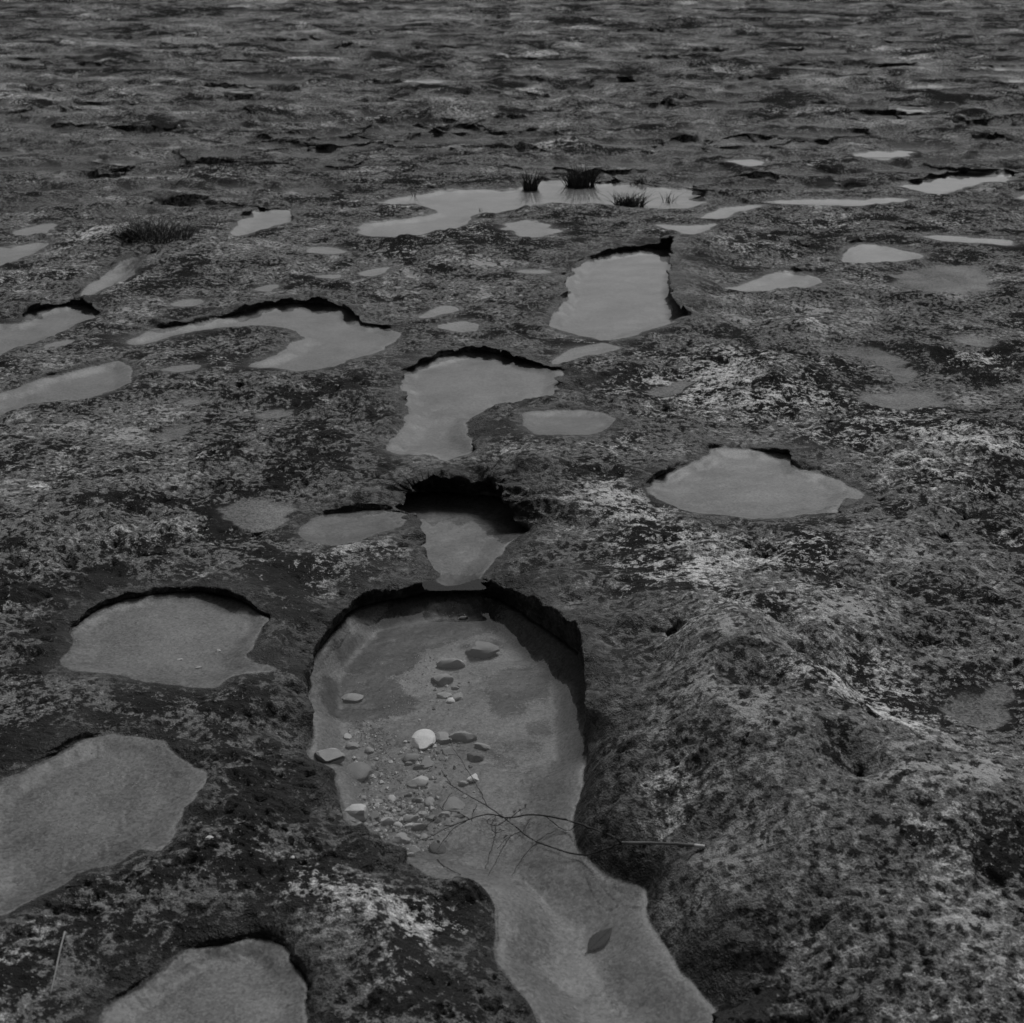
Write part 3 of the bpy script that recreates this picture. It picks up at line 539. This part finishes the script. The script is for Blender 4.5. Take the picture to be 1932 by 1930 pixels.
for i, (x, y, ww, hh, c, lab) in enumerate([(730, 452, 20, 13, 'pale', 'pale chip on the floor of the rounded left pool, left of two'), (806, 488, 26, 15, 'light', 'grey pebble nearest the front of the rounded left pool'), (886, 416, 17, 14, 'light', 'small light chip at the right side of the rounded left pool'),
                                            (848, 1172, 34, 24, 'light', 'light rock flake on the rock right of the low left pool'), (1186, 1254, 17, 10, 'pale', 'tiny pale chip on dark rock left of the keyhole pool')]):
    stone('pebble' if i < 3 else 'rock_flake', 'S1', x, y, ww, hh, STONE[c], lab, None, 300 + i, .6, .4)

# gravel: grains too small to pick apart
def gravel(name, spots, label, zoff=0):
    V, F = [], []
    for (fr, x, y, sx, sy, n, smin, smax) in spots:
        c = hit(fr, x, y); q = px_per_m(*toP(fr, x, y), c.z)
        for _ in range(n):
            gx = c.x + random.gauss(0, sx*FR[fr][0]/q); gy = c.y + random.gauss(0, sy*FR[fr][0]/q*2.0); s = random.uniform(smin, smax)*.001*random.choice((1, 1, .7))
            z = height(gx, gy); 
            if z > ZA - .012 and label.find('keyhole') >= 0: continue
            k0 = len(V); an = random.uniform(0, 6.3)
            for (dx, dy, dz) in ((1, 0, 0), (0, 1, .1), (-1, 0, 0), (0, -1, -.1), (0.2, .1, .75), (0, 0, -.6)):
                j = random.uniform(.75, 1.25); V.append((gx + s*j*(dx*math.cos(an) - dy*math.sin(an)), gy + s*j*(dx*math.sin(an) + dy*math.cos(an)), z + s*j*dz + s*.3))
            F += [tuple(k0 + i for i in f) for f in ((0, 1, 4), (1, 2, 4), (2, 3, 4), (3, 0, 4), (1, 0, 5), (2, 1, 5), (3, 2, 5), (0, 3, 5))]
    o = mesh_obj(name, V, F, GRAVEL); o['kind'] = 'stuff'; tag(o, label, 'gravel'); return o
m_, t = mat('mixed_gravel'); b = NB(t); geo = b.n('NewGeometry')
v = b.step(geo.outputs['Random Per Island'], .0, 1.0, .03, .34); c = b.n('CombineColor'); [b.l(v, c.inputs[i]) for i in range(3)]
bs = b.n('BsdfPrincipled'); b.l(c.outputs[0], bs.inputs['Base Color']); bs.inputs['Roughness'].default_value = .7; o = b.n('OutputMaterial'); b.l(bs.outputs[0], o.inputs[0]); GRAVEL = m_
gravel('gravel', [('S2', 480, 910, 70, 40, 260, 1, 3.2), ('S2', 430, 1180, 60, 25, 110, 1, 2.6), ('S2', 640, 1170, 60, 25, 90, 1, 2.4), ('S2', 720, 640, 55, 80, 150, .8, 2.2), ('S2', 620, 760, 40, 50, 90, .8, 2), ('S2', 790, 480, 30, 40, 60, .8, 2.2), ('S2', 920, 260, 60, 20, 50, .8, 2),
     ('S2', 560, 1060, 60, 40, 90, 1, 2.4), ('S2', 1130, 1010, 60, 40, 60, .8, 1.8), ('S2', 600, 1340, 150, 60, 420, 1, 4), ('S2', 600, 1350, 140, 55, 170, 3.5, 8), ('S2', 780, 1030, 110, 50, 80, 3, 7), ('S2', 450, 1120, 90, 50, 30, 3, 7), ('S2', 870, 620, 60, 90, 26, 2.5, 6), ('S2', 480, 620, 120, 120, 160, .6, 1.5), ('S2', 1300, 700, 110, 80, 110, .6, 1.4), ('S2', 900, 760, 90, 50, 70, .7, 1.6), ('S2', 640, 1500, 100, 40, 160, 1, 4.5), ('S2', 780, 1050, 90, 60, 120, 1, 4), ('S2', 1250, 1080, 120, 60, 90, .6, 1.5)],
       'fine mixed gravel scattered over the floor of the keyhole pool')
gravel('gravel', [('S1', 640, 400, 190, 60, 260, .7, 1.7), ('S1', 450, 1000, 180, 120, 420, .6, 1.6)], 'fine sand grains scattered in the two shallow left pools')

# ---- tubes
def tube(pts, r0, r1, sides=6, wig=0.0):
    P = [Vector(p) for p in pts]; V, F = [], []
    Q = []
    for i in range(len(P) - 1):
        p0, p1, p2, p3 = P[max(i-1, 0)], P[i], P[i+1], P[min(i+2, len(P)-1)]
        for k in range(4):
            t = k/4; Q.append(.5*((2*p1) + (-p0 + p2)*t + (2*p0 - 5*p1 + 4*p2 - p3)*t*t + (-p0 + 3*p1 - 3*p2 + p3)*t**3))
    Q.append(P[-1]); n = len(Q)
    if wig:
        for i in range(1, n-1): Q[i] = Q[i] + Vector((random.gauss(0, wig), random.gauss(0, wig), random.gauss(0, wig*.5)))
    for i, c in enumerate(Q):
        d = (Q[min(i+1, n-1)] - Q[max(i-1, 0)]).normalized(); u = d.orthogonal().normalized(); w_ = d.cross(u)
        rr_ = (r0 + (r1 - r0)*i/(n-1))*(1 + random.uniform(-.12, .12))
        for k in range(sides):
            a = 2*math.pi*k/sides; V.append(tuple(c + (u*math.cos(a) + w_*math.sin(a))*rr_))
    for i in range(n-1):
        for k in range(sides): F.append((i*sides + k, i*sides + (k+1) % sides, (i+1)*sides + (k+1) % sides, (i+1)*sides + k))
    F.append(tuple(range(sides))[::-1]); F.append(tuple((n-1)*sides + k for k in range(sides)))
    return V, F
def empty(name, loc):
    e = bpy.data.objects.new(name, None); e.empty_display_size = .02; e.location = loc; COL.objects.link(e); return e
def add_tube(name, root, pts, r0, r1, m, wig=.0006):
    V, F = tube(pts, r0, r1, 6, wig); L = Vector(root.location)
    return mesh_obj(name, [tuple(Vector(v) - L) for v in V], F, m, root, True)
def line(fr, pts, lift=.002, floor=None):
    out = []
    for p in pts:
        g = hit(fr, p[0], p[1], floor); out.append(Vector((g.x, g.y, g.z + (p[2] if len(p) > 2 else lift))))
    return out
# fallen twig across the pool: forked bare stem lying on the bank, fine side shoots on the water
base = hit('S3', 330, 1108); tw = empty('twig', base); tag(tw, 'forked bare twig reaching from the right bank across the keyhole pool', 'twig')
WZ = ZA + .001
def wline(fr, pts, h=.003):
    out = []
    for p in pts:
        g = hit(fr, p[0], p[1], WZ); hh = h if len(p) < 3 else p[2]; d = Vector(ray(*toP(fr, p[0], p[1]))); tt_ = (g.z + hh - H)/d.z
        out.append(Vector((0, 0, H)) + d*tt_)
    return out
stem = wline('S3', [(605, 1120, .012), (520, 1113, .014), (430, 1110, .014), (330, 1108, .012), (300, 1108, .012)], .01)
add_tube('stem', tw, stem, .0030, .0024, BARK)
d0 = (stem[0] - stem[1]).normalized(); add_tube('broken_end', tw, [stem[0] - d0*.004, stem[0] + d0*.006, stem[0] + d0*.014], .0034, .0028, BARKT, 0)
fk0 = stem[-1]
up = [fk0] + wline('S2', [(1800, 1468, .026), (1700, 1430, .026), (1600, 1395, .014), (1500, 1370, .012), (1420, 1355, .01), (1340, 1352, .008), (1230, 1370, .006), (1120, 1350, .005), (1000, 1385, .004), (930, 1410, .003), (880, 1415, .003)])
lo = [fk0] + wline('S2', [(1820, 1522, .012), (1720, 1560, .010), (1640, 1572, .008), (1560, 1560, .005), (1390, 1500, .004), (1300, 1440, .005), (1210, 1370, .010), (1110, 1300, .006), (1000, 1240, .004), (930, 1195, .003), (885, 1165, .003)])
add_tube('branch', tw, up, .0022, .0009, BARKD); add_tube('branch', tw, lo, .0020, .0007, BARKD)
for pts in ([(1115, 1302), (1085, 1240), (1055, 1185), (1010, 1110), (965, 1040), (930, 985), (905, 905)], [(925, 1193), (895, 1150), (865, 1105)], [(1250, 1462), (1200, 1540), (1160, 1620), (1120, 1690)], [(1165, 1400), (1155, 1480), (1130, 1570), (1105, 1650)], [(1352, 1375), (1325, 1425), (1310, 1468)],
            [(1388, 1508), (1330, 1570), (1280, 1640), (1250, 1690)], [(1000, 1388), (930, 1430), (880, 1490), (840, 1545)], [(870, 1312), (890, 1270), (925, 1230)], [(1230, 1370), (1180, 1410), (1120, 1400), (1130, 1370), (1200, 1350)], [(1240, 1375), (1290, 1330), (1330, 1310)], [(1440, 1360), (1500, 1410), (1560, 1440), (1640, 1390)],
            [(1160, 1360), (1140, 1420), (1160, 1450), (1210, 1440)], [(1020, 1380), (960, 1340), (880, 1330)], [(1300, 1445), (1230, 1480), (1170, 1540)], [(1030, 1385), (1040, 1340), (1060, 1300)], [(1390, 1500), (1430, 1470), (1500, 1440)], [(940, 1405), (860, 1440), (790, 1480), (720, 1500)], [(830, 1360), (790, 1410), (740, 1460)]):
    add_tube('shoot', tw, wline('S2', pts, random.uniform(.001, .005)), .0010, .0005, BARKD, .0008)
def leaf_blade(root, name, tip, bas, wid, m, curl=.1):
    ax = tip - bas; L = ax.length; ax.normalize(); sd = Vector((-ax.y, ax.x, 0)).normalized(); V, F = [], []; n = 14; c = Vector(root.location)
    for i in range(n + 1):
        t = i/n; wd = wid*.5*(math.sin(math.pi*min(1, t**.85))**.85)*(1 - .12*t) + 1e-5; ser = 1 + .05*((-1)**i)
        mid = bas + ax*L*t + Vector((0, 0, .0012*math.sin(t*5)))
        for s in (-1, -.5, 0, .5, 1): V.append(tuple(mid + sd*wd*s*ser + Vector((0, 0, curl*wd*s*s - (.0006 if s == 0 else 0))) - c))
    for i in range(n):
        for k in range(4): F.append((i*5 + k, i*5 + k + 1, i*5 + k + 6, i*5 + k + 5))
    o = mesh_obj(name, V, F, m, root, True); md = o.modifiers.new('thick', 'SOLIDIFY'); md.thickness = .0004; return o
for (x0, y0, x1, y1) in [(1325, 1310, 1330, 1288), (1262, 1345, 1275, 1325), (1040, 1335, 1050, 1318), (1180, 1440, 1205, 1436), (1230, 1465, 1205, 1480), (1290, 1330, 1312, 1322), (1385, 1520, 1400, 1505)]:
    A = wline('S2', [(x0, y0), (x1, y1)], .004); leaf_blade(tw, 'bud_leaf', A[1], A[0], .005, BARKD)
# loose stick on the pool floor, front
g0 = hit('S2', 900, 1660); stk = empty('stick', g0); tag(stk, 'short thin stick lying near the lower bank of the keyhole pool', 'stick'); add_tube('shaft', stk, line('S2', [(840, 1605, .003), (880, 1645, .003), (930, 1672, .003), (970, 1690, .003)]), .0012, .0008, BARKD)
# leaf on the pool floor
A = line('S4', [(1348, 425, .003), (1243, 530, .003), (1228, 543, .002)]); lf = empty('leaf', A[1]); tag(lf, 'dark pointed oval leaf lying at the front of the keyhole pool', 'leaf')
bl = leaf_blade(lf, 'blade', A[0], A[1], .032, LEAF, .06); add_tube('stalk', lf, [A[1] + (A[0]-A[1])*.03, A[1], A[2]], .0009, .0007, LEAF, 0)
mr = add_tube('midrib', lf, [A[1], A[1].lerp(A[0], .5) + Vector((0, 0, .0016)), A[1].lerp(A[0], .93)], .0008, .0003, LEAF, 0)
# dry straws
for fr_, pts, lab, m, r0 in [('S1', [(265, 1570, .006), (248, 1660, .012), (225, 1760, .010), (208, 1830, .006)], 'thin dry straw lying on the rock at the lower left corner', STRAW, .0016), ('S1', [(550, 1328, .002), (572, 1316, .003), (593, 1304, .002)], 'tiny pale straw on the edge of the low left pool', STRAW, .0016),
                             ('R3', [(1500, 1060, .01), (1505, 1062, .01), (1512, 1064, .01)], None, STRAW, .002), ('S3', [(1502, 461, .003), (1520, 462, .003), (1537, 463, .003)], 'tiny pale straw on the rock at the right edge', STRAW, .0014)]:
    if lab is None: continue
    L = line(fr_, pts); e = empty('straw', L[0]); tag(e, lab, 'straw'); add_tube('stem', e, L, r0, r0*.6, m, 0)

# ---- grass and rushes
def blades(name, fr, x, y, wpx, hpx, n, m, label, group, lean=.25, zw=None, bw_=.0035, spread=1.0, cat='grass'):
    g = hit(fr, x, y, zw); k = FR[fr][0]; q = FP/((Vector(g) - Vector((0, 0, H))).dot(Vector((0, ct, -st_)))); Wd = wpx*k/q; Hh = hpx*k/q
    e = empty(name, g); V, F = [], []; V2, F2 = [], []
    for i in range(n):
        a = random.uniform(0, 6.283); rr_ = math.sqrt(random.random())*Wd*.32*spread; bx, by = rr_*math.cos(a), rr_*math.sin(a)*.7
        h = Hh*random.uniform(.45, 1.05); la = random.gauss(0, lean); lb = random.gauss(0, lean*.8); wd = bw_*random.uniform(.6, 1.3); ph = random.uniform(0, 3.14); dx, dy = math.cos(ph)*wd, math.sin(ph)*wd
        la += bx/Wd*.9; z0 = height(g.x + bx, g.y + by) - g.z - .005
        ns = 5; VV, FF = (V, F) if (n <= 30 or n < 100 or random.random() < .9) else (V2, F2); k0 = len(VV); droop = random.choice((0, 0, .25, .5))
        for s in range(ns + 1):
            t = s/ns; zc = h*(t - droop*t*t*.6); xc = bx + la*h*t*t*1.2 + la*h*.3*t; yc = by + lb*h*t*t
            ww_ = (1 - t**1.6) + .05
            VV.append((xc - dx*ww_, yc - dy*ww_, z0 + zc)); VV.append((xc + dx*ww_, yc + dy*ww_, z0 + zc))
        for s in range(ns): FF.append((k0 + 2*s, k0 + 2*s + 1, k0 + 2*s + 3, k0 + 2*s + 2))
    if n <= 30:
        for i in range(len(F)//5):
            f0 = F[5*i][0]; mesh_obj('blade', V[f0:f0 + 12], [tuple(k_ - f0 for k_ in f) for f in F[5*i:5*i + 5]], m, e, True)
    else: mesh_obj('blades', V, F, m, e, True)
    if V2: mesh_obj('dead_blades', V2, F2, STRAW2, e, True)
    return tag(e, label, cat, group)
STRAW2 = plant_mat('faded_rush', .05, .09)
SHRUB = plant_mat('wiry_shrub', .018, .07, .7, 9)
RG = 'grass tufts in the wide far pool'
blades('grass_tuft', 'R2', 118, 690, 80, 88, 130, GRASS, 'narrow dark grass tuft, leftmost in the wide far pool', RG, .16, 0.0)
blades('grass_tuft', 'R2', 300, 678, 165, 95, 300, GRASS, 'largest dark grass tuft at the back of the wide far pool', RG, .22, 0.0)
blades('grass_tuft', 'R2', 482, 752, 165, 68, 260, GRASS, 'fanned dark grass tuft at the front bank of the wide far pool', RG, .45, 0.0)
blades('grass_tuft', 'R2', 628, 738, 75, 55, 22, GRASS, 'sparse grass sprig at the right end of the wide far pool', RG, .4, 0.0, .003)
blades('grass_tuft', 'R2', 520, 672, 120, 22, 60, GRASS, 'low grass fringe on the far bank behind the fanned tuft', RG, .5, 0.0, .003)
blades('grass_tuft', 'R1', 1767, 772, 18, 34, 9, GRASS, 'tiny lone sprig in the left half of the wide far pool', RG, .35, 0.0, .003)
blades('grass_stalk', 'R1', 1522, 720, 16, 66, 4, STRAW2, 'few pale upright stalks at the left back of the wide far pool', None, .12, 0.0, .003)
blades('low_shrub', 'R1', 590, 868, 240, 105, 330, SHRUB, 'wiry dark shrub growing in a hollow at the upper left', None, .75, None, .0026, 1.5, 'shrub')
blades('low_shrub', 'R1', 475, 878, 80, 60, 80, SHRUB, 'small dark plant left of the wiry shrub', None, .6, None, .0026, 1.3, 'shrub')
print('objects', len(bpy.data.objects), 'tris', 2*len(me.polygons))
